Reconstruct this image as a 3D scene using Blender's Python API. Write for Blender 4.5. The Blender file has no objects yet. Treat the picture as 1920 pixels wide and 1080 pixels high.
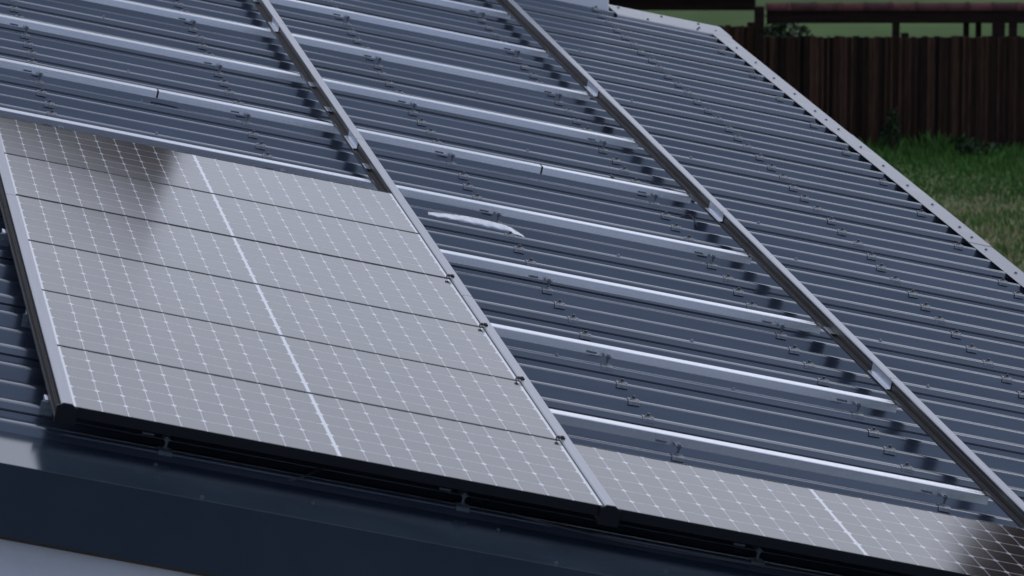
import bpy, bmesh, math, random
from mathutils import Matrix, Vector
random.seed(7)
SC = bpy.context.scene
COL = SC.collection

# ------------------------------------------------------------------ frames
TH = math.radians(12.3435)                 # roof pitch: falls towards +X
Z0 = 8.4286                                # height of the front left panel corner
ROOF = Matrix.Translation((0, 0, Z0)) @ Matrix.Rotation(TH, 4, 'Y')   # local x = down the roof, y = away, z = roof normal
ID = Matrix.Identity(4)

# ------------------------------------------------------------------ camera
FPX = 10680.26
CR = [(0.9686965, -0.12919369, 0.21198132), (0.18787935, -0.17659722, -0.96618568), (0.16226041, 0.9757676, -0.14679628)]
CC = Vector((-1.64647114, -17.66906406, 3.29564576))
rot = ROOF.to_3x3()
rx, ry, rz = rot @ Vector(CR[0]), rot @ (-Vector(CR[1])), rot @ (-Vector(CR[2]))
cw = ROOF @ CC
cam = bpy.data.cameras.new('camera'); camo = bpy.data.objects.new('camera', cam); COL.objects.link(camo)
camo.matrix_world = Matrix(((rx.x, ry.x, rz.x, cw.x), (rx.y, ry.y, rz.y, cw.y), (rx.z, ry.z, rz.z, cw.z), (0, 0, 0, 1)))
cam.sensor_width = 36; cam.lens = FPX / 1920 * 36
cam.clip_start = 0.5; cam.clip_end = 3000
cam.dof.use_dof = True; cam.dof.focus_distance = 23.5; cam.dof.aperture_fstop = 10.5; cam.dof.aperture_blades = 7
SC.camera = camo

# ------------------------------------------------------------------ sky, sun, exposure
SUN_EL, SUN_AZ = math.radians(52), math.radians(70)      # azimuth clockwise from +Y
wd = bpy.data.worlds.new("World"); SC.world = wd; wd.use_nodes = True
nt = wd.node_tree; nt.nodes.clear()
out = nt.nodes.new('ShaderNodeOutputWorld'); bg = nt.nodes.new('ShaderNodeBackground')
sky = nt.nodes.new('ShaderNodeTexSky'); sky.sky_type = 'NISHITA'; sky.sun_disc = False
sky.sun_elevation = SUN_EL; sky.sun_rotation = SUN_AZ; sky.dust_density = 2.0
tc = nt.nodes.new('ShaderNodeTexCoord'); mp = nt.nodes.new('ShaderNodeMapping'); mp.inputs['Scale'].default_value = (1, 1, 3)
nz = nt.nodes.new('ShaderNodeTexNoise'); nz.inputs['Scale'].default_value = 2.6; nz.inputs['Detail'].default_value = 6
cr = nt.nodes.new('ShaderNodeValToRGB')
cr.color_ramp.elements[0].position = .3; cr.color_ramp.elements[0].color = (7.1, 7.8, 9.7, 1)
cr.color_ramp.elements[1].position = .72; cr.color_ramp.elements[1].color = (9.3, 9.6, 10.8, 1)
mx = nt.nodes.new('ShaderNodeMix'); mx.data_type = 'RGBA'; mx.inputs[0].default_value = .8
nt.links.new(tc.outputs['Generated'], mp.inputs[0]); nt.links.new(mp.outputs[0], nz.inputs['Vector'])
nt.links.new(nz.outputs[0], cr.inputs[0]); nt.links.new(sky.outputs[0], mx.inputs[6]); nt.links.new(cr.outputs[0], mx.inputs[7])
sx = nt.nodes.new('ShaderNodeSeparateXYZ'); nt.links.new(tc.outputs['Generated'], sx.inputs[0])
mr = nt.nodes.new('ShaderNodeMapRange'); mr.inputs[1].default_value = .1; mr.inputs[2].default_value = .75; mr.inputs[3].default_value = .92; mr.inputs[4].default_value = .55
nt.links.new(sx.outputs[2], mr.inputs[0]); nt.links.new(mr.outputs[0], mx.inputs[0])
my = nt.nodes.new('ShaderNodeMapRange'); my.interpolation_type = 'SMOOTHSTEP'; my.inputs[1].default_value = -.75; my.inputs[2].default_value = .45
nt.links.new(sx.outputs[1], my.inputs[0])                # brighter cloud ahead, bluer and darker cloud behind the photographer
mb_ = nt.nodes.new('ShaderNodeMix'); mb_.data_type = 'RGBA'; mb_.inputs[6].default_value = (.60, .68, .81, 1); mb_.inputs[7].default_value = (1, 1, 1, 1)
nt.links.new(my.outputs[0], mb_.inputs[0])
mm = nt.nodes.new('ShaderNodeMix'); mm.data_type = 'RGBA'; mm.blend_type = 'MULTIPLY'; mm.inputs[0].default_value = 1
nt.links.new(mx.outputs[2], mm.inputs[6]); nt.links.new(mb_.outputs[2], mm.inputs[7])
nt.links.new(mm.outputs[2], bg.inputs[0]); nt.links.new(bg.outputs[0], out.inputs[0]); bg.inputs[1].default_value = .1
sl = bpy.data.lights.new('sun', 'SUN'); sl.energy = .6; sl.angle = math.radians(14); sl.color = (1, .96, .9)
so = bpy.data.objects.new('sun', sl); COL.objects.link(so)
sd = Vector((math.cos(SUN_EL) * math.sin(SUN_AZ), math.cos(SUN_EL) * math.cos(SUN_AZ), math.sin(SUN_EL)))
so.rotation_euler = sd.to_track_quat('Z', 'Y').to_euler(); so.location = (30, 0, 60)
SC.view_settings.view_transform = 'Standard'; SC.view_settings.look = 'None'
SC.view_settings.exposure = 0; SC.view_settings.gamma = 1
SC.render.engine = 'CYCLES'; SC.cycles.max_bounces = 8; SC.cycles.sample_clamp_indirect = 6

def project(u, v, n):                      # used only to leave out repeats outside the frame
    q = Vector((u, v, n)) - CC
    d = q.dot(Vector(CR[2]))
    return 960 + FPX * q.dot(Vector(CR[0])) / d, 540 + FPX * q.dot(Vector(CR[1])) / d, d
def inframe(u, v, n, m=25):
    x, y, d = project(u, v, n); return -m < x < 1920 + m and -m < y < 1080 + m
fh = Vector((-rz.x, -rz.y, 0)).normalized(); rh = Vector((fh.y, -fh.x, 0))
def G(r, d, z=0.0):                        # garden: r across, d away from the photographer's spot
    p = Vector((cw.x, cw.y, 0)) + rh * r + fh * d; p.z = z; return p
GROT = Matrix((rh.to_4d(), fh.to_4d(), (0, 0, 1, 0), (0, 0, 0, 1))).transposed()
GROT = Matrix(((rh.x, fh.x, 0, 0), (rh.y, fh.y, 0, 0), (0, 0, 1, 0), (0, 0, 0, 1)))
def GF(r, d, z=0.0): return Matrix.Translation(G(r, d, z)) @ GROT

# ------------------------------------------------------------------ materials
def mat(name, base, rough=.5, metal=0., spec=.5, var=0., vscale=8., stretch=(1, 1, 1), bump=0., bscale=60., rvar=0., island=0., coat=0., ior=1.5, base2=None, tint=None, orand=0.):
    m = bpy.data.materials.new(name); m.use_nodes = True
    n = m.node_tree; b = n.nodes['Principled BSDF']
    b.inputs['Base Color'].default_value = (*base, 1); b.inputs['Roughness'].default_value = rough
    b.inputs['Metallic'].default_value = metal; b.inputs['Specular IOR Level'].default_value = spec
    b.inputs['IOR'].default_value = ior; b.inputs['Coat Weight'].default_value = coat
    t = n.nodes.new('ShaderNodeTexCoord'); p = n.nodes.new('ShaderNodeMapping'); p.inputs['Scale'].default_value = stretch
    n.links.new(t.outputs['Object'], p.inputs[0])
    col = None
    if var or base2 or rvar:
        z = n.nodes.new('ShaderNodeTexNoise'); z.inputs['Scale'].default_value = vscale; z.inputs['Detail'].default_value = 6; z.inputs['Roughness'].default_value = .62
        n.links.new(p.outputs[0], z.inputs['Vector'])
        if var or base2:
            r = n.nodes.new('ShaderNodeValToRGB'); r.color_ramp.elements[0].position = .32; r.color_ramp.elements[1].position = .68
            b2 = base2 or base
            r.color_ramp.elements[0].color = (*[c * (1 - var) for c in base], 1); r.color_ramp.elements[1].color = (*[min(1, c * (1 + var)) for c in b2], 1)
            n.links.new(z.outputs[0], r.inputs[0]); col = r.outputs[0]
        if rvar:
            q = n.nodes.new('ShaderNodeMapRange'); q.inputs[1].default_value = .3; q.inputs[2].default_value = .7
            q.inputs[3].default_value = max(.02, rough - rvar); q.inputs[4].default_value = min(1, rough + rvar)
            n.links.new(z.outputs[0], q.inputs[0]); n.links.new(q.outputs[0], b.inputs['Roughness'])
    if island:
        g = n.nodes.new('ShaderNodeNewGeometry'); q = n.nodes.new('ShaderNodeMapRange')
        q.inputs[3].default_value = 1 - island; q.inputs[4].default_value = 1 + island
        n.links.new(g.outputs['Random Per Island'], q.inputs[0])
        w = n.nodes.new('ShaderNodeMix'); w.data_type = 'RGBA'; w.blend_type = 'MULTIPLY'; w.inputs[0].default_value = 1
        if col: n.links.new(col, w.inputs[6])
        else: w.inputs[6].default_value = (*base, 1)
        n.links.new(q.outputs[0], w.inputs[7]); col = w.outputs[2]
    if tint: b.inputs['Specular Tint'].default_value = (*tint, 1)
    if orand:
        g = n.nodes.new('ShaderNodeObjectInfo'); q = n.nodes.new('ShaderNodeMapRange'); q.inputs[3].default_value = 1 - orand; q.inputs[4].default_value = 1 + orand
        n.links.new(g.outputs['Random'], q.inputs[0])
        w = n.nodes.new('ShaderNodeMix'); w.data_type = 'RGBA'; w.blend_type = 'MULTIPLY'; w.inputs[0].default_value = 1
        n.links.new(col, w.inputs[6]); n.links.new(q.outputs[0], w.inputs[7]); col = w.outputs[2]
    if col: n.links.new(col, b.inputs['Base Color'])
    if bump:
        z2 = n.nodes.new('ShaderNodeTexNoise'); z2.inputs['Scale'].default_value = bscale; z2.inputs['Detail'].default_value = 4
        n.links.new(p.outputs[0], z2.inputs['Vector'])
        u = n.nodes.new('ShaderNodeBump'); u.inputs['Strength'].default_value = bump; u.inputs['Distance'].default_value = .01
        n.links.new(z2.outputs[0], u.inputs['Height']); n.links.new(u.outputs[0], b.inputs['Normal'])
    return m
M = {}
M['sheet'] = mat('navy coated steel', (.038, .048, .070), .21, ior=2.1, tint=(.84, .92, 1), orand=.12, var=.26, vscale=3, stretch=(.35, 3, 3), rvar=.05, bump=.035, bscale=9)
M['fascia'] = mat('dark blue folded steel', (.024, .036, .053), .13, ior=1.36, var=.12, vscale=2.5, rvar=.02, bump=.008, bscale=3)
M['trim'] = mat('pale grey edge metal', (.30, .31, .335), .36, metal=.35, var=.12, vscale=5, rvar=.08, bump=.03, bscale=7)
M['alu'] = mat('mill aluminium', (.80, .82, .86), .27, metal=1, var=.05, vscale=6, stretch=(.3, 6, 6))
M['rail'] = mat('grey anodised aluminium', (.43, .44, .47), .38, metal=.9, var=.08, vscale=30, stretch=(6, .1, 6), rvar=.04)
M['channel'] = mat('dark rail channel', (.014, .011, .010), .4, spec=.3, var=.2, vscale=30, stretch=(6, .1, 6))  # most rail faces below the cap, much darker than the cap
M['bright'] = mat('shiny connector plate', (.80, .83, .90), .34, metal=.85, var=.08, vscale=30)
M['steel'] = mat('stainless fixings', (.36, .37, .39), .4, metal=.85, var=.15, vscale=60)
M['washer'] = mat('dull saddle steel', (.15, .168, .195), .42, metal=.35, var=.25, vscale=60)
M['bolt'] = mat('dark bolt heads', (.10, .10, .11), .4, metal=.6, var=.3, vscale=60)
M['rubber'] = mat('black rubber', (.012, .012, .013), .6)
M['frame'] = mat('black anodised frame', (.005, .006, .009), .4, spec=.25)
M['cell'] = mat('silicon cells under glass', (.030, .020, .018), .085, island=.35, rvar=.015, vscale=1.2)
M['back'] = mat('white backsheet under glass', (.64, .66, .70), .08, rvar=.015, vscale=1.2)
M['under'] = mat('panel underside', (.05, .05, .055), .6)
M['plaster'] = mat('pale plaster', (.60, .60, .64), .85, var=.06, vscale=4, bump=.15, bscale=90)
M['white'] = mat('white painted render', (.88, .88, .88), .7, var=.04, vscale=4, bump=.05, bscale=60)
M['lath'] = mat('brown timber lath', (.060, .042, .032), .7, var=.3, vscale=12, stretch=(.2, 4, 4))
M['film'] = mat('white plastic film', (.80, .82, .86), .4, var=.12, vscale=35, bump=.25, bscale=45)
M['cable'] = mat('black cable', (.012, .012, .014), .45)
M['fence'] = mat('dark brown stained boards', (.044, .0215, .0135), .8, var=.5, vscale=7, stretch=(6, 6, .4), island=.9, spec=.2)
M['beam'] = mat('dark stained beams', (.021, .0125, .0095), .8, spec=.12, var=.3, vscale=9, stretch=(.3, 4, 4))
M['tile'] = mat('red clay tiles', (.075, .027, .025), .75, spec=.2, var=.3, vscale=9, island=.4)
M['lawn'] = mat('garden grass', (.052, .105, .026), .95, base2=(.11, .13, .055), var=.2, vscale=1.6, bump=.4, bscale=8)
M['field'] = mat('meadow', (.044, .085, .026), .95, base2=(.070, .115, .038), var=.15, vscale=.25, spec=.1)
M['bounce_ground'] = mat('grey bounce ground', (.17, .17, .18), .95, var=.3, vscale=3)  # for the added ground, grey so its bounce light stays neutral
M['blade'] = mat('grass blades', (.075, .175, .034), .6, island=.4, spec=.2)
M['dryblade'] = mat('dry grass blades', (.36, .33, .17), .7, island=.5, spec=.2)
M['leaf'] = mat('leaves', (.020, .045, .014), .6, island=.6, spec=.3)
M['darkleaf'] = mat('dark leaves', (.012, .017, .016), .7, island=.5, spec=.2)
M['bark'] = mat('bark', (.05, .035, .025), .9, var=.4, vscale=8, stretch=(3, 3, .5))
M['housewood'] = mat('brown timber cladding', (.040, .027, .024), .8, var=.3, vscale=6)
M['houseroof'] = mat('brown roof tiles', (.05, .03, .027), .8, var=.3, vscale=10)
M['glass'] = mat('window glass', (.02, .025, .03), .05)

# ------------------------------------------------------------------ mesh helpers
class MB:
    def __init__(s): s.v = []; s.f = []; s.m = []
    def add(s, vs, fs, mi=0):
        o = len(s.v); s.v += [tuple(p) for p in vs]; s.f += [tuple(i + o for i in f) for f in fs]; s.m += [mi] * len(fs); return s
    def box(s, a0, a1, b0, b1, c0, c1, mi=0):
        vs = [(a, b, c) for c in (c0, c1) for b in (b0, b1) for a in (a0, a1)]
        return s.add(vs, [(0, 2, 3, 1), (4, 5, 7, 6), (0, 1, 5, 4), (2, 6, 7, 3), (0, 4, 6, 2), (1, 3, 7, 5)], mi)
    def quad(s, *p, mi=0): return s.add(p, [tuple(range(len(p)))], mi)
    def ext(s, prof, axis, a0, a1, closed=True, caps=True, mi=0):
        n = len(prof)
        g = (lambda p, a: (a, p[0], p[1])) if axis == 'x' else ((lambda p, a: (p[0], a, p[1])) if axis == 'y' else (lambda p, a: (p[0], p[1], a)))
        vs = [g(p, a0) for p in prof] + [g(p, a1) for p in prof]
        fs = [(i, (i + 1) % n, n + (i + 1) % n, n + i) for i in range(n if closed else n - 1)]
        if closed and caps: fs += [tuple(range(n - 1, -1, -1)), tuple(range(n, 2 * n))]
        return s.add(vs, fs, mi)
    def cyl(s, c, r, h, k=12, axis='z', r2=None, mi=0):
        r2 = r if r2 is None else r2; vs = []
        for t, rr in ((0, r), (h, r2)):
            for i in range(k):
                a = 2 * math.pi * i / k; x, y = rr * math.cos(a), rr * math.sin(a)
                vs.append({'z': (c[0] + x, c[1] + y, c[2] + t), 'y': (c[0] + x, c[1] + t, c[2] + y), 'x': (c[0] + t, c[1] + x, c[2] + y)}[axis])
        fs = [(i, (i + 1) % k, k + (i + 1) % k, k + i) for i in range(k)] + [tuple(range(k - 1, -1, -1)), tuple(range(k, 2 * k))]
        return s.add(vs, fs, mi)
    def tube(s, pts, r, k=8, mi=0):
        P = [Vector(p) for p in pts]; vs = []
        for i, p in enumerate(P):
            t = (P[min(i + 1, len(P) - 1)] - P[max(i - 1, 0)]).normalized()
            a = t.cross(Vector((0, .3, 1))).normalized(); b = t.cross(a)
            rr = r[i] if isinstance(r, (list, tuple)) else r
            for j in range(k):
                w = 2 * math.pi * j / k; vs.append(p + a * rr * math.cos(w) + b * rr * math.sin(w))
        fs = [(i * k + j, i * k + (j + 1) % k, (i + 1) * k + (j + 1) % k, (i + 1) * k + j) for i in range(len(P) - 1) for j in range(k)]
        fs += [tuple(range(k - 1, -1, -1)), tuple((len(P) - 1) * k + j for j in range(k))]
        return s.add(vs, fs, mi)
    def mesh(s, name, mats, smooth=False):
        me = bpy.data.meshes.new(name); me.from_pydata(s.v, [], s.f)
        for m in (mats if isinstance(mats, (list, tuple)) else [mats]): me.materials.append(m)
        me.polygons.foreach_set('material_index', s.m)
        bm = bmesh.new(); bm.from_mesh(me)
        bmesh.ops.recalc_face_normals(bm, faces=bm.faces); bm.to_mesh(me); bm.free()
        if smooth: me.polygons.foreach_set('use_smooth', [True] * len(me.polygons))
        me.update(); return me
FR = {}
def link(name, data, parent=None, frame=None):
    o = bpy.data.objects.new(name, data); COL.objects.link(o)
    pf = FR[parent.name] if parent else ID
    fr = frame if frame is not None else pf
    if parent: o.parent = parent
    o.matrix_basis = pf.inverted() @ fr
    FR[o.name] = fr.copy(); return o
def part(name, mb, mats, parent, frame=None, smooth=False, bevel=0, stuff=False):
    o = link(name, mb if isinstance(mb, bpy.types.Mesh) else mb.mesh(name, mats, smooth), parent, frame)
    if bevel:
        b = o.modifiers.new('bevel', 'BEVEL'); b.width = bevel; b.segments = 2; b.limit_method = 'ANGLE'; b.angle_limit = math.radians(40)
    if stuff: o['kind'] = 'stuff'
    return o
def tag(o, label, cat, group=None):
    o['label'] = label; o['category'] = cat
    if group: o['group'] = group
    return o
def thing(name, label, cat, frame, group=None): return tag(link(name, None, None, frame), label, cat, group)
def R(u, v, n=0.0): return ROOF @ Matrix.Translation((u, v, n))
ORD = ['first', 'second', 'third', 'fourth', 'fifth', 'sixth', 'seventh', 'eighth', 'ninth', 'tenth', 'eleventh', 'twelfth']

# ------------------------------------------------------------------ ground
def struct(name, mb, m):
    o = part(name, mb, m, None, ID); o['kind'] = 'structure'; return o
struct('ground', MB().quad((-900, -900, -.01), (900, -900, -.01), (900, 900, -.01), (-900, 900, -.01)), M['field'])
a, b, c, d = G(-60, 20, 0), G(60, 20, 0), G(60, 77.1, 0), G(-60, 77.1, 0)
a, b, c, d = G(-16, -30, 0), G(14, -30, 0), G(14, 44, 0), G(-16, 44, 0)
struct('bounce_ground', MB().quad(*[(p.x, p.y, .004) for p in (a, b, c, d)]), M['bounce_ground'])  # unseen ground, added to take the green out of light bounced upwards
a, b, c, d = G(-60, 20, 0), G(60, 20, 0), G(60, 77.1, 0), G(-60, 77.1, 0)
struct('lawn', MB().quad(a, b, c, d), M['lawn'])

# ------------------------------------------------------------------ the roofed building
NC, CH = -.115, .045                        # crown level of the ribs, rib height
C0, CP = .170, .3329                        # first crown, rib pitch
U0, UP = .338, .983                         # purlin lines
UL, UE = -6.0, 5.13
crown = lambda k: C0 + CP * k
V_N, V_F = -.383, 17.60
bld = thing('building', 'low pitched building with navy ribbed metal roof under the solar panels', 'building', Matrix.Translation((0, 8.5, 0)))
# walls
def wall_mb():
    mb = MB()
    z = lambda x: Z0 - math.tan(TH) * x - .34
    xs = (-5.6, 4.95)
    y0, y1 = V_N + .10, V_F - .3
    vs = [(xs[0], y0, 0), (xs[1], y0, 0), (xs[1], y1, 0), (xs[0], y1, 0), (xs[0], y0, z(xs[0])), (xs[1], y0, z(xs[1])), (xs[1], y1, z(xs[1])), (xs[0], y1, z(xs[0]))]
    return mb.add(vs, [(0, 1, 5, 4), (1, 2, 6, 5), (2, 3, 7, 6), (3, 0, 4, 7), (4, 5, 6, 7)])
part('wall', wall_mb(), M['plaster'], bld, ID)
# sheets
def rib(k, top=0.0):
    v = crown(k); n = NC + top
    return [(v - .044, NC - CH), (v - .0228, n - .0110), (v - .0212, n - .0070), (v - .0185, n - .0036), (v - .0150, n - .0014), (v - .0105, n - .0003), (v - .0070, n), (v + .0085, n), (v + .0125, n - .0006), (v + .0160, n - .0022), (v + .0190, n - .005), (v + .042, NC - CH)]
s0 = -2
for s in range(18):
    k0 = s0 + 3 * s; v = crown(k0)
    prof = [(v - .0350, NC - .0215), (v - .0375, NC - .0225), (v - .0385, NC - .0205), (v - .0268, NC - .006), (v - .0240, NC - .002), (v - .0205, NC + .0002), (v - .0150, NC + .0016), (v - .0090, NC + .0024), (v - .006, NC + .0025), (v + .0085, NC + .0025), (v + .0125, NC + .002), (v + .0160, NC), (v + .0190, NC - .0035), (v + .042, NC - CH)]
    v3 = crown(k0 + 3)
    prof += rib(k0 + 1) + rib(k0 + 2) + [(v3 - .046, NC - CH), (v3 - .0385, NC - .0300), (v3 - .0370, NC - .0285), (v3 - .0240, NC - .0280), (v3 - .0225, NC - .012), (v3 - .012, NC - .003), (v3 + .012, NC - .003)]
    if s == 0: prof = rib(0) + rib(1)[:0] + [(v3 - .046, NC - CH), (v3 - .0385, NC - .0300), (v3 - .0370, NC - .0285), (v3 - .0240, NC - .0280), (v3 - .0225, NC - .012), (v3 - .012, NC - .003), (v3 + .012, NC - .003)]
    mb = MB().ext(prof, 'x', UL, UE - .02, closed=False)
    part('roof_sheet', mb, M['sheet'], bld, ROOF)
# near verge trim (wide flat top, deep front face)
TV = T = NC - .030
vp = [(.128, T), (V_N, T), (V_N, T - .228), (V_N + .03, T - .228), (V_N + .03, T - .225), (V_N + .003, T - .225), (V_N + .003, T - .003), (.128, T - .003)]
part('verge_trim', MB().ext(vp, 'x', UL, UE + .05), M['fascia'], bld, ROOF, bevel=.003)
part('soffit_lath', MB().box(UL, UE, V_N + .04, V_N + .098, T - .246, T - .205), M['lath'], bld, ROOF)
# fixing screw mesh
def screw_mb(r=.0085, h=.006):
    mb = MB(); mb.cyl((0, 0, 0), r, .0022, 14); mb.cyl((0, 0, .0022), r * .62, h, 6); return mb
screw_me = screw_mb().mesh('screw', M['steel']); dark_screw = screw_mb(.0095).mesh('screw', M['washer'])
vt = bpy.data.objects['verge_trim']; vscrew = screw_mb(.0075, .004).mesh('screw', M['bolt'])
for u, v in [(.30, .04), (.42, -.345), (.80, -.10), (1.42, .02), (1.56, -.345), (1.95, -.14)]:
    part('screw', vscrew, None, vt, R(u, v, T))
# far verge
T = NC + .0035
far = [(16.965, T - .03), (16.97, T - .004), (16.98, T), (17.02, T + .002), (17.42, T + .004), (17.50, T), (17.50, T - .2), (17.49, T - .2), (17.49, T - .01), (17.42, T - .002), (17.02, T - .004), (16.98, T - .004), (16.972, T - .008), (16.968, T - .03)]
far = [(v + .04, n) for v, n in far]
fv = part('verge_trim', MB().ext(far, 'x', 4.40, 5.14), M['trim'], bld, ROOF, bevel=.002)
for u in (4.46, 4.74, 4.98):
    part('screw', dark_screw, None, fv, R(u, 17.38, T + .004))
for u in (4.60, 4.92): part('screw', dark_screw, None, fv, R(u, 17.05, T + .002))
# low edge flashing: flat lengths, slightly lapped, over the rib crowns
UA, UB = 5.010, 5.128
v = V_N; i = 0; cuts = [V_N, 2.35, 5.9, 9.36, 12.95, 17.46]
svs = [2.1, 2.8, 3.5, 4.2, 4.9, 5.6, 6.25, 6.9, 7.85, 8.51, 9.16, 9.50, 9.81, 10.51, 11.11, 11.77, 12.43, 13.10, 13.45, 13.78, 14.47, 15.10, 15.78, 16.42, 17.2]
for a, b in zip(cuts[:-1], cuts[1:]):
    lift = .0025 * (i % 2); t = T + lift; i += 1
    pr = [(UA, t - .0018), (UA + .004, t), (UB, t - .001), (UB + .003, t - .004), (UB + .003, t - .16), (UB + .001, t - .16), (UB + .001, t - .005), (UB - .003, t - .0035), (UA + .004, t - .0025)]
    fl = part('edge_flashing', MB().ext(pr, 'y', a - .04, b + .03), M['trim'], bld, ROOF, bevel=.0008)
    for s in svs:
        if a < s <= b: part('screw', dark_screw, None, fl, R(5.068 + random.uniform(-.006, .006), s, t - .0008))
# white chimney block at the far edge
cf = Matrix.Translation((ROOF @ Vector((4.375, 17.21, NC))))
mb = MB(); mb.box(-1.35, 0, 0, .75, -.28, 1.5); ch = part('chimney', mb, M['white'], bld, cf, bevel=.006)
part('chimney_cap', MB().box(-1.41, .06, -.06, .81, 1.503, 1.60), M['trim'], ch, cf, bevel=.006)

# saddle washers on the crowns along the purlins
def saddle_mb(mi=0):
    mb = MB(); h = .0225; d = .0135
    pr = [(-.0325, -d), (-.0265, -.002), (-.0185, .0030), (.0185, .0030), (.0265, -.002), (.0325, -d), (.0310, -d - .001), (.0250, -.003), (.0175, .0015), (-.0175, .0015), (-.0250, -.003), (-.0310, -d - .001)]
    mb.ext(pr, 'x', -h, h)
    for s in (-1, 1): mb.cyl((s * .0150, -.0185, .003), .0026, .0012, 8)
    mb.cyl((0, 0, .0035), .014, .003, 14, r2=.011)
    return mb
def bolt_mb():
    mb = MB(); mb.cyl((0, 0, .0065), .0105, .0025, 14); mb.cyl((0, 0, .009), .0065, .007, 6); return mb
saddle_me = saddle_mb().mesh('saddle_washer', M['washer']); bolt_me = bolt_mb().mesh('screw', M['bolt'])
sp = []
for j in range(5):
    for k in range(0, 53):
        if j < 4 and k % 5 == 0: continue
        if j < 2 and k < 18: continue
        if j < 4 and k < 3: continue
        sp.append((U0 + UP * j, crown(k), k))
for k in [23] + list(range(24, 52, 3)): sp.append((4.935, crown(k), k))
sp = [p for p in sp if inframe(p[0], p[1], NC)]
sp.sort(key=lambda p: (Vector((p[0], p[1], NC)) - CC).length)
rest = MB()
for i, (u, v, k) in enumerate(sp):
    f = R(u + random.uniform(-.012, .012), v, NC + (.002 if k % 3 == 1 else 0)) @ Matrix.Rotation(random.uniform(-.06, .06), 4, 'Z')
    if i < 100:
        o = part('saddle_washer', saddle_me, None, bld, f); part('screw', bolt_me, None, o, f)
    else:
        g = ROOF.inverted() @ f
        for q in (saddle_mb(), bolt_mb()): rest.add([g @ Vector(p) for p in q.v], q.f)
if rest.v: part('saddle_washers', rest, M['washer'], bld, ROOF, stuff=True)
# stitching screws along the side laps, between the purlins
for u, ks in ((.815, (34, 28, 25, 22)), (1.83, (31, 40, 22)), (2.80, (28, 19, 13, 10, 34, 40)), (2.10, (10,)), (3.79, (13, 16, 22, 25, 31, 37, 43))):
    for k in ks:
        if inframe(u, crown(k), NC): part('stitch_screw', screw_me, None, bld, R(u, crown(k), NC + .0025))

# ------------------------------------------------------------------ cross rails on hanger bolts
RB, RT = -.092, -.0545
RU1 = 3.462
def rail_profile(vc):
    w = .033
    return [(vc - w - .0030, RB), (vc - w - .0031, RB + .003), (vc - w - .0026, RB + .015), (vc - w - .0018, RT - .004), (vc - w - .0005, RT - .0012), (vc - w + .002, RT), (vc - .011, RT), (vc - .010, RT - .0008), (vc - .008, RT - .0008), (vc - .007, RT),
            (vc + .007, RT), (vc + .008, RT - .0008), (vc + .010, RT - .0008), (vc + .011, RT), (vc + w - .002, RT), (vc + w + .001, RT - .003), (vc + w + .0045, RB)]
stud = MB()
stud.ext([(-.0325, -.0135), (-.0265, -.002), (-.0185, .0030), (.0185, .0030), (.0265, -.002), (.0325, -.0135), (.0310, -.0145), (.0250, -.003), (-.0250, -.003), (-.0310, -.0145)], 'x', -.022, .022)
stud.cyl((0, 0, .0035), .012, .005, 12, r2=.009); stud.cyl((0, 0, .008), .0048, .034, 10)
stud.cyl((0, 0, .0265), .0088, .006, 6); stud.cyl((0, 0, .0365), .0082, .005, 6)
stud_me = stud.mesh('hanger_bolt', M['washer'])
plate = MB(); plate.box(-.012, .012, -.012, .052, .033, .0362)
plate.box(-.078, -.040, .0395, .0435, .029, .036)
plate_me = plate.mesh('adapter_plate', M['washer'])
joints = {25: (.885, 2.73)}
names = {0: 'silver cross rail hidden under the front row of solar panels, only its stub showing',
         1: 'silver cross rail ending nearest the lower right panel, frontmost bare one',
         2: 'silver cross rail second from the lower right panel',
         3: 'silver cross rail third from the lower right panel, before the white film strip',
         4: 'silver cross rail just behind the white film strip and the left panel block',
         5: 'silver cross rail with two black joint gaps in it',
         6: 'silver cross rail just behind the one with black joint gaps',
         7: 'silver cross rail second behind the one with black joint gaps',
         8: 'silver cross rail third behind the one with black joint gaps',
         9: 'silver cross rail farthest away at the top edge of the bare bay'}
for i in range(11):
    k = 5 * i; vc = crown(k) + (.085 if i else .20)
    if i == 10: continue
    root = thing('mounting_rail', names[i], 'mounting rail', R(0, vc, 0), 'silver cross rails lying along the roof ribs')
    us = [-.062 if i == 0 else (-.055 + random.uniform(-.01, .01))] + [q for q in joints.get(k, ())] + [RU1 + random.uniform(-.006, .006)]
    for a, b in zip(us[:-1], us[1:]):
        part('rail_profile', MB().ext([(v - vc, n) for v, n in rail_profile(vc)], 'x', a + (.004 if a > 0 else 0), b - (.004 if b < 3 else 0)), M['alu'], root, bevel=.0009)
    for q in joints.get(k, ()):
        part('joint_gap_liner', MB().box(q - .0036, q + .0036, -.0352, .0352, RB + .004, RT + .0006), M['rubber'], root)
    for j in range(4):
        u = U0 + UP * j + random.uniform(-.01, .01)
        if j < 2 and k < 18 and not (k == 0): continue
        f = R(u, crown(k), NC + (.002 if k % 3 == 1 else 0))
        if not inframe(u, crown(k), NC, 60): continue
        o = part('hanger_bolt', stud_me, None, root, f); part('adapter_plate', plate_me, None, o, f)
    if i in (0, 1, 2):
        part('end_bracket', MB().box(us[0] - .012, us[0] + .03, -.062, -.056, RB - .012, RT - .004).cyl((us[0] + .006, -.068, RB + .010), .006, .006, 6, axis='y'), M['washer'], root, bevel=.001)

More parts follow.
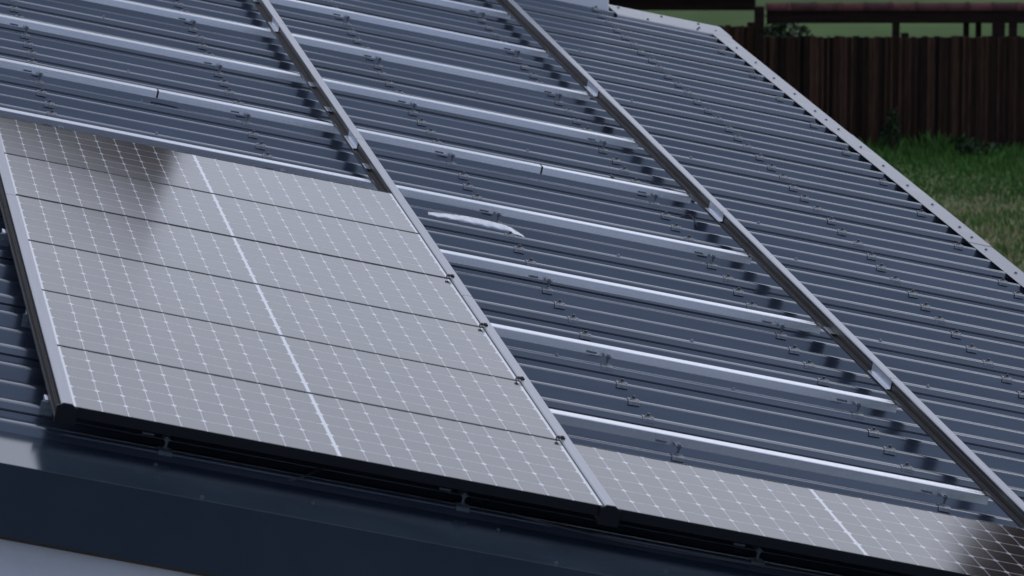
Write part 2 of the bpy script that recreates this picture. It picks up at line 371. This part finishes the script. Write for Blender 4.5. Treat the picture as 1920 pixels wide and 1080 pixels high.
# ------------------------------------------------------------------ insertion rails
def ins_profile(top_l, top_r):
    """cross section (u, n): H-shaped rail, cap on top, wide ledge below, open channel on both sides"""
    wc = (top_l + top_r) / 2
    nb = -.0515
    L0, R0 = top_l - .013, top_r + .006
    return [(top_l, .002), (top_l + .003, .0065), (top_r - .003, .0065), (top_r, .002), (top_r, -.0015), (wc + .007, -.0015), (wc + .005, -.006),
            (wc + .005, -.020), (wc + .007, -.021), (wc + .007, -.024), (wc + .005, -.025), (wc + .005, nb + .006), (R0 - .003, nb + .0045), (R0 - .002, nb + .010), (R0, nb + .010), (R0, nb),
            (L0, nb), (L0, nb + .011), (L0 + .0025, nb + .011), (L0 + .003, nb + .0045), (wc - .016, nb + .0045), (wc - .015, nb + .008), (wc - .013, nb + .008), (wc - .012, nb + .0045), (wc - .006, nb + .006), (wc - .005, -.028), (wc - .007, -.027), (wc - .007, -.024), (wc - .005, -.023),
            (wc - .005, -.013), (wc - .007, -.012), (wc - .007, -.009), (wc - .005, -.008), (wc - .005, -.0015), (top_l, -.0015)]
V_TOP = 17.0
def ins_rail(label, tl, tr, segs, conns, clips, v0):
    root = thing('panel_rail', label, 'panel rail', R((tl + tr) / 2, v0, 0), 'grey insertion rails running up the picture')
    c = (tl + tr) / 2
    pr = [(a - c, n) for a, n in ins_profile(tl, tr)]
    for a, b in zip(segs[:-1], segs[1:]):
        mb = MB().ext(pr, 'y', a - v0 + (.003 if a > v0 else 0), b - v0 - .003)
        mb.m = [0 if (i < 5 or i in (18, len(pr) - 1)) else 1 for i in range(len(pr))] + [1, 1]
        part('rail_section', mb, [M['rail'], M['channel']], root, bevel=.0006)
    for v in conns:
        mb = MB()
        mb.ext([(tl - .0085 - c, -.044), (-.0075, -.0405), (-.0090, -.004), (-.0105, -.004), (-.0100, -.0385), (tl - .0085 - c, -.042)], 'y', v - .19 - v0, v + .19 - v0)
        part('connector', mb, M['bright'], root)
    for v in clips:
        part('ledge_clip', MB().ext([(tl - .014 - c, -.0395), (-.008, -.0385), (-.008, -.037), (tl - .014 - c, -.038)], 'y', v - .075 - v0, v + .075 - v0), M['bright'], root)
    return root, c
r0, c0_ = ins_rail('grey insertion rail along the left edge of the solar panels', -.038, 0.002, [-.004, 4.1, 8.3], [], [], -.004)
rA, cA = ins_rail('grey insertion rail between the left panel block and the bare bay', 1.738, 1.778, [-.004, 3.78, 7.78, 11.78, V_TOP], [7.965, 11.963], [7.24, 8.98, 9.81, 13.05], -.004)
rB, cB = ins_rail('grey insertion rail at the right, with open roof beyond it', 3.459, 3.496, [-.004, 3.78, 7.75, 11.74, V_TOP], [3.969, 7.934, 11.923], [5.01], -.004)
for r, w in ((r0, .022), (rA, .022), (rB, .022)):
    mb = MB()
    mb.ext([(-w - .012, -.060), (w + .012, -.060), (w + .012, -.004), (w - .002, .0035), (w - .008, .008), (-w + .008, .008), (-w + .002, .0035), (-w - .012, -.004)], 'y', -.012, -.002)
    part('end_cap', mb, M['frame'], r, bevel=.0015)

# ------------------------------------------------------------------ solar panels
PL, PW, PT = 1.757, 1.040, .035
PITCH = 1.0463
def laminate():
    mb = MB(); x0, x1 = -PL / 2 + .0115, PL / 2 - .0115; y0, y1 = .0055, PW - .0055
    mb.quad((x0, y0, -.0016), (x1, y0, -.0016), (x1, y1, -.0016), (x0, y1, -.0016), mi=0)
    half = (1.737 / 2 - .013 - .0065); cp = half / 10; rp = (y1 - y0 - .004) / 6
    for hx in (-1, 1):
        for i in range(10):
            xa = .0065 + i * cp + (.0012 if i else 0); xb = .0065 + (i + 1) * cp - (.0012 if i < 9 else 0)
            for j in range(6):
                ya = y0 + .002 + j * rp + .0030; yb = y0 + .002 + (j + 1) * rp - .0030; c = .0145; cx = .0085
                P = [(xa + cx, ya), (xb - cx, ya), (xb, ya + c), (xb, yb - c), (xb - cx, yb), (xa + cx, yb), (xa, yb - c), (xa, ya + c)]
                P = [(hx * x, y, -.0014) for x, y in P]
                if hx < 0: P.reverse()
                mb.add(P, [tuple(range(8))], 1)
    mb.quad((x0, y0, -.0065), (x1, y0, -.0065), (x1, y1, -.0065), (x0, y1, -.0065), mi=2)
    return mb
def frame_mb():
    mb = MB(); w = .0065; L = PL / 2
    mb.box(-L, L, 0, w, -PT, 0).box(-L, L, PW - w, PW, -PT, 0)
    mb.box(-L, -L + .011, w, PW - w, -PT, 0).box(L - .011, L, w, PW - w, -PT, 0)
    mb.box(-L + .002, L - .002, w, .028, -PT + .001, -PT + .003).box(-L + .002, L - .002, PW - .028, PW - w, -PT + .001, -PT + .003)
    return mb
lam_me = laminate().mesh('glass_laminate', [M['back'], M['cell'], M['under']]); frm_me = frame_mb().mesh('frame', M['frame'])
jb = MB(); 
for x in (-.5, 0, .5): jb.box(x - .04, x + .04, PW - .16, PW - .09, -.026, -.007)
jb_me = jb.mesh('junction_box', M['rubber'])
uL, uR = .868, 2.619
plabs = ['solar panel at the front edge of the left block, over the dark gap', 'solar panel next behind the front one in the left block', 'solar panel third from the front edge in the left block',
         'solar panel fourth from the front edge in the left block', 'solar panel next below the topmost one in the left block', 'topmost solar panel of the left block, with a dark brown reflection']
for i in range(7):
    u, v = (uL, i * PITCH) if i < 6 else (uR, 0)
    n = random.uniform(-.0008, .0008)
    tilt = Matrix.Rotation(random.uniform(-.0012, .0012), 4, 'X')
    f = R(u, v, n) @ tilt
    if i == 6: f = f @ Matrix.Diagonal((.99, 1, 1, 1))
    p = thing('solar_panel', plabs[i] if i < 6 else 'single solar panel at the lower right between the two bare rails, darkening at its end', 'solar panel', f, 'solar panels')
    part('glass_laminate', lam_me, None, p); part('frame', frm_me, None, p); part('junction_box', jb_me, None, p)
# black clips where the panel joints meet the rail
for i, w in enumerate(('front', 'second', 'third', 'farthest')):
    f = R(1.741, (i + 1) * PITCH - .003, .0065)
    k = thing('spacer_clip', {0: 'black spacer clip at the frontmost panel joint on the grey rail', 1: 'black spacer clip at the second panel joint from the front', 2: 'black spacer clip at the third panel joint from the front', 3: 'black spacer clip at the farthest clipped panel joint'}[i], 'clip', f, 'black clips at the panel joints')
    mb = MB(); mb.box(-.011, .012, -.013, .013, .0005, .007); mb.cyl((.003, 0, .007), .006, .003, 10)
    part('clip_body', mb, M['rubber'], k, bevel=.002)
    mb = MB(); mb.tube([(-.010, 0, .005), (-.018, -.01, .004), (-.022, -.03, -.002), (-.021, -.05, -.005)], [.004, .0035, .003, .0015], 6)
    part('clip_tail', mb, M['rubber'], k)

# ------------------------------------------------------------------ loose things on the roof
# torn white film strip leaning on a rib
vb, vt_ = crown(19), crown(20)
mb = MB(); N = 44; top = []; bot = []
for i in range(N + 1):
    t = i / N; u = 1.948 + .432 * t
    hgt = (.006 + .024 * math.sin(math.pi * min(1, t * .72 + .12)) ) * (1 if t < .86 else max(.12, 1 - (t - .86) / .14 * .85))
    sag = -.012 * max(0, (t - .8) / .2) ** 1.5
    jt = .0007 * math.sin(i * 1.1)
    top.append((u, vb + .052 + .018 * math.sin(t * 5) + .02 * t, NC + .012 + hgt * .72 + sag ))
    bot.append((u, vb + .026 + .012 * math.sin(t * 5), NC + .0135 - .004 * t + jt * 1.4 + sag * .6))
th = Vector((0, .004, .002))
midl = [tuple((Vector(a) + Vector(b)) / 2 + Vector((0, -.007, .002 * math.sin(i * .9)))) for i, (a, b) in enumerate(zip(top, bot))]
vs = top + midl + bot + [tuple(Vector(p) + th) for p in bot] + [tuple(Vector(p) + th) for p in top]
n1 = N + 1; fs = []
for r in range(5):
    r2 = (r + 1) % 5
    for i in range(N): fs.append((r * n1 + i, r * n1 + i + 1, r2 * n1 + i + 1, r2 * n1 + i))
fs += [tuple(r * n1 for r in range(5)), tuple(r * n1 + N for r in range(4, -1, -1))]
fo = R(2.15, vb, NC)
mb.add([tuple(fo.inverted() @ (ROOF @ Vector(p))) for p in vs], fs)
tag(part('plastic_film', mb, M['film'], None, fo, smooth=True), 'torn strip of white plastic film lying along a roof rib', 'plastic strip')
def cable(label, pts, r, name='cable'):
    f = R(*pts[0]); c = Vector(pts[0])
    P = [Vector(p) - c for p in pts]; Q = []
    for i in range(len(P) - 1):
        p0, p1, p2, p3 = P[max(i - 1, 0)], P[i], P[i + 1], P[min(i + 2, len(P) - 1)]
        for s in range(6):
            t = s / 6; Q.append(.5 * (2 * p1 + (p2 - p0) * t + (2 * p0 - 5 * p1 + 4 * p2 - p3) * t * t + (3 * p1 - p0 - 3 * p2 + p3) * t ** 3))
    Q.append(P[-1])
    tag(part(name, MB().tube(Q, r, 8), M['cable'], None, f, smooth=True), label, 'cable')
k27 = crown(26)
cable('short black cable lying behind a cross rail beside the far bolts', [(3.17, crown(27) + .01, NC + .006), (3.21, crown(26) + .16, NC - .008), (3.30, crown(26) + .06, NC + .008), (3.38, crown(26) + .035, NC + .006), (3.46, crown(26) + .02, NC + .01), (3.53, crown(26) - .02, NC + .003)], .0045)
cable('thin black cable end curling out from beneath a cross rail', [(3.36, crown(24) + .10, NC - .02), (3.39, crown(24) + .05, NC + .012), (3.41, crown(24) + .02, NC + .012), (3.43, crown(24) - .05, NC - .02)], .004)
cable('stiff black cable tail showing at the silver rail with the joint gap', [(.86, crown(25) + .045, NC + .002), (.93, crown(25) + .03, NC + .005), (.985, crown(25) + .02, NC + .002), (1.0, crown(25) - .01, NC - .01)], .004)
cable('thin grey cable looping in the dark gap under the front panel', [(.72, -.02, NC + .01), (.78, .03, NC + .03), (.83, .08, NC + .055), (.87, .14, NC + .07)], .003)
cable('long black cable sagging in the gap below the right panel joint', [(1.45, .02, NC + .03), (1.7, .015, NC + .012), (1.95, .01, NC + .008), (2.4, .02, NC + .015), (2.9, .02, NC + .02)], .004)

# ------------------------------------------------------------------ fence, shelter, garden
def fence(label, r0_, r1_, d, h, group=None):
    f = GF((r0_ + r1_) / 2, d); root = thing('wooden_fence', label, 'fence', f, group); hw = (r1_ - r0_) / 2
    mb = MB(); x = -hw
    ib = 0
    while x < hw - .02:
        ib += 1; w = random.uniform(.058, .066) if ib % 2 else random.uniform(.020, .032); hh = h + random.uniform(-.02, .012); y = random.uniform(-.006, .006) + (.012 if ib % 2 else -.012)
        mb.box(x, min(x + w, hw), -.03 + y, -.008 + y, .03, hh); x += w - .004
    part('board_panel', mb, M['fence'], root)
    for z in (.35, h - .3): part('cross_bar', MB().box(-hw, hw, .006, .05, z, z + .08), M['beam'], root)
    n = max(2, int(hw * 2 / 2.0) + 1)
    for i in range(n): 
        x = -hw + .05 + (2 * hw - .1) * i / (n - 1)
        part('post', MB().box(x - .05, x + .05, .052, .15, 0, h + .03), M['beam'], root)
    return root
FD = 76.9
D = 77.7 / FPX
fence('taller dark brown board fence left of the shelter post', -4.0, (1414 - 960) * D, FD - .02, 1.715)
fence('long dark brown board fence behind the lawn', (1411 - 960) * D, 13.5, FD, 1.565)
# fence posts sticking up behind
for x, lab in ((1815, 'short dark post stub rising behind the fence, the left of a pair'), (1838, 'short dark post stub rising behind the fence, the right of a pair')):
    f = GF((x - 960) * D, FD + .5)
    o = part('garden_post', MB().box(-.04, .04, -.04, .04, 0, 1.76 if x < 1830 else 1.74), M['beam'], None, f, bevel=.01); tag(o, lab, 'post', 'post stubs behind the fence')
# tiled timber frame rising just behind the fence
SD = FD + .25; DS = (SD + .8) / FPX
sf = GF((1660 - 960) * DS, SD)
sh = thing('garden_shelter', 'dark timber frame with a red tiled top standing along the fence', 'shelter', sf)
X = lambda x: (x - 1660) * DS
zb = cw.z - SD * math.tan(math.radians(7.591)); zt = cw.z - SD * math.tan(math.radians(7.462))
part('beam', MB().box(X(1436), 6, -.07, .07, zb, zt), M['beam'], sh, bevel=.006)
zb2 = cw.z - SD * math.tan(math.radians(7.462))
part('beam', MB().box(-9, X(1415), -.07, .07, zb2, zb2 + .16), M['beam'], sh, bevel=.006)
part('post', MB().box(X(1411), X(1429), -.46, -.33, 0, zt + .10), M['beam'], sh, bevel=.006)
for x, w in ((1678, .05), (1870, .085), (1897, .055)):
    part('post', MB().box(X(x) - w, X(x) + w, -.065, .065, 0, zb - .003), M['beam'], sh, bevel=.006)
tl = MB(); x = X(1434)
while x < 6:
    w = .348; r = .098 + random.uniform(-.003, .003); n = 12
    for a, b, rr in ((x, x + w - .05, r), (x + w - .052, x + w - .006, r + .010)):
        pr = [(rr * 1.25 * math.cos(math.pi * q / n), zt + .004 + rr * math.sin(math.pi * q / n)) for q in range(n + 1)]
        tl.ext(pr, 'x', a, b)
    x += w
part('coping_tiles', tl, M['tile'], sh)
part('coping_tiles', MB().ext([(-.14, zb2 + .163), (.14, zb2 + .163), (.14, zb2 + .2), (0, zb2 + .30), (-.14, zb2 + .2)], 'x', -9, X(1412)), M['tile'], sh)

# grass
def grass(name, spots, hgt, m, wid=.012):
    mb = MB()
    for (r, d, h) in spots:
        p = G(r, d, 0); a = random.uniform(0, 6.28); l = random.uniform(0, .6) * h; w = wid * random.uniform(.7, 1.4)
        ux, uy = math.cos(a) * w, math.sin(a) * w; b = random.uniform(0, 6.28)
        tx, ty = math.cos(b) * l, math.sin(b) * l
        mb.add([(p.x - ux, p.y - uy, 0), (p.x + ux, p.y + uy, 0), (p.x + ux * .6 + tx * .4, p.y + uy * .6 + ty * .4, h * .6), (p.x + tx, p.y + ty, h)], [(0, 1, 2, 3)])
    o = part(name, mb, m, None, ID); o['kind'] = 'stuff'; return o
def lumps(r, d): return .5 + .28 * math.sin(r * 2.1 + 1.3 * math.sin(d * 1.1)) + .22 * math.sin(d * 2.7 + r * .8)
sp1, sp2 = [], []
for i in range(42000):
    r, d = random.uniform(3.6, 9.0), random.uniform(65.5, 76.8)
    g = lumps(r, d); near = max(0, min(1, (74.2 - d) / 4.2)) 
    h = random.uniform(.04, .09) * (.6 + g)
    if d > 76.0: h *= 1.6
    if random.random() < near * .72 * (1.35 - g * .8): sp2.append((r, d, h))
    elif random.random() < .55 + .45 * g: sp1.append((r, d, h))
for i in range(1500):
    r = random.uniform(3.5, 9.2); sp1.append((r, 76.75 - random.random() ** 2 * .5, random.uniform(.08, .26) * (.5 + lumps(r * 1.7, 3))))
tag(grass('grass', sp1, .1, M['blade']), 'short green grass growing on the lawn before the fence', 'grass')
tag(grass('dry_grass', sp2, .1, M['dryblade']), 'dry straw coloured grass patches on the lawn beside the roof edge', 'grass')

# leafy plants
def leafy(mb, c, rad, n, size, m=0, lobes=7):
    cs = [(c + Vector((random.uniform(-1, 1) * rad.x, random.uniform(-1, 1) * rad.y, random.uniform(-.8, 1) * rad.z)) * .62, random.uniform(.3, .62)) for _ in range(lobes)]
    for i in range(n):
        q, s = random.choice(cs)
        dv = Vector((random.gauss(0, 1), random.gauss(0, 1), random.gauss(0, 1))).normalized() * random.random() ** .4
        p = q + Vector((dv.x * rad.x, dv.y * rad.y, dv.z * rad.z)) * s
        a = Vector((random.gauss(0, 1), random.gauss(0, 1), random.gauss(0, .6))).normalized(); b = a.cross(Vector((random.gauss(0, 1), random.gauss(0, 1), random.gauss(0, 1)))).normalized()
        l = size * random.uniform(.6, 1.4)
        mb.add([p - a * l, p + b * l * .45, p + a * l, p - b * l * .45], [(0, 1, 2, 3)], m)
def bush(label, r, d, rx_, rz_, n, size, m='leaf'):
    f = GF(r, d); root = thing('shrub', label, 'shrub', f)
    mb = MB(); leafy(mb, Vector((0, 0, rz_)), Vector((rx_, rx_ * .7, rz_)), n, size); part('foliage', mb, M[m], root)
    mb = MB()
    for i in range(6):
        a = i * 1.05; mb.tube([(0, 0, 0), (math.cos(a) * rx_ * .3, math.sin(a) * rx_ * .3, rz_ * .7), (math.cos(a) * rx_ * .5, math.sin(a) * rx_ * .4, rz_ * 1.4)], [.012, .008, .004], 5)
    part('stem', mb, M['bark'], root)
bush('low leafy shrub at the foot of the fence near the right edge', (1835 - 960) * D, 76.3, .42, .13, 900, .035)
bush('small scruffy weed clump at the fence foot beside the flashing', (1672 - 960) * D, 76.5, .16, .36, 420, .03)
bush('green bush showing above the fence under the shelter beam', (1500 - 960) * D, 78.4, .55, .95, 2600, .05)

# tall neighbours out of frame, seen mirrored in the panels
def mirror_dir(x, y):
    d = Vector(CR[0]) * ((x - 960) / FPX) + Vector(CR[1]) * ((y - 540) / FPX) + Vector(CR[2]); d.normalize(); d.z = -d.z
    return (rot @ d).normalized()
dl = mirror_dir(286, 290); pl = ROOF @ Vector((.85, 6, 0))
tt = 46.0; base = pl + dl * tt; ztop = (pl + mirror_dir(240, 455) * tt).z
hz = math.atan2(dl.y, dl.x) - math.pi / 2
hf = Matrix.Translation((base.x, base.y, 0)) @ Matrix.Rotation(hz, 4, 'Z')
hs = thing('neighbour_house', 'tall brown timber house with a lean-to roof, mirrored in the topmost panel', 'house', hf)
part('wall', MB().ext([(-6, 0), (0, 0), (0, ztop - .35), (-6, ztop - .95)], 'y', 0, 8), M['housewood'], hs)
part('roof', MB().ext([(-6.3, ztop - .92), (.12, ztop - .29), (.12, ztop), (-6.3, ztop - .63)], 'y', -.5, 8.5), M['houseroof'], hs)
for x in (-4.7, -2.1):
    for z in (ztop - 5, ztop - 8.2):
        w = part('window', MB().box(x, x + 1.1, -.06, -.003, z, z + 1.4).box(x + .06, x + 1.04, -.07, -.061, z + .06, z + 1.34), M['white'], hs)
        part('pane', MB().box(x + .08, x + 1.02, -.078, -.071, z + .08, z + 1.32), M['glass'], w)
def tree(label, x, y, dist, crown_r, top_extra):
    d = mirror_dir(x, y); p0 = ROOF @ Vector((3.3, .5, 0)); p = p0 + d * dist
    f = Matrix.Translation((p.x, p.y, 0)); H = p.z + top_extra
    root = thing('tall_tree', label, 'tree', f)
    mb = MB(); mb.tube([(0, 0, 0), (.1, 0, H * .3), (0, .1, H * .65), (0, 0, H * .97)], [.32, .26, .15, .03], 10)
    for i in range(22):
        z = H * (.2 + .75 * i / 22); a = i * 2.4; l = crown_r * (1.05 - i / 24)
        mb.tube([(0, 0, z), (math.cos(a) * l * .6, math.sin(a) * l * .6, z + .3), (math.cos(a) * l, math.sin(a) * l, z + .2)], [.07, .04, .015], 5)
    part('trunk', mb, M['bark'], root)
    mb = MB()
    for i in range(26):
        t = i / 25; z = H * (.12 + .88 * t); l = crown_r * (1.06 - t)
        leafy(mb, Vector((0, 0, z)), Vector((l, l, H * .05)), 520, .16, lobes=8)
    part('crown', mb, M['darkleaf'], root)
tree('tall dark conifer beyond the right side of the roof, mirrored in the lower right panel', 1950, 1010, 34, 1.9, 3.6)
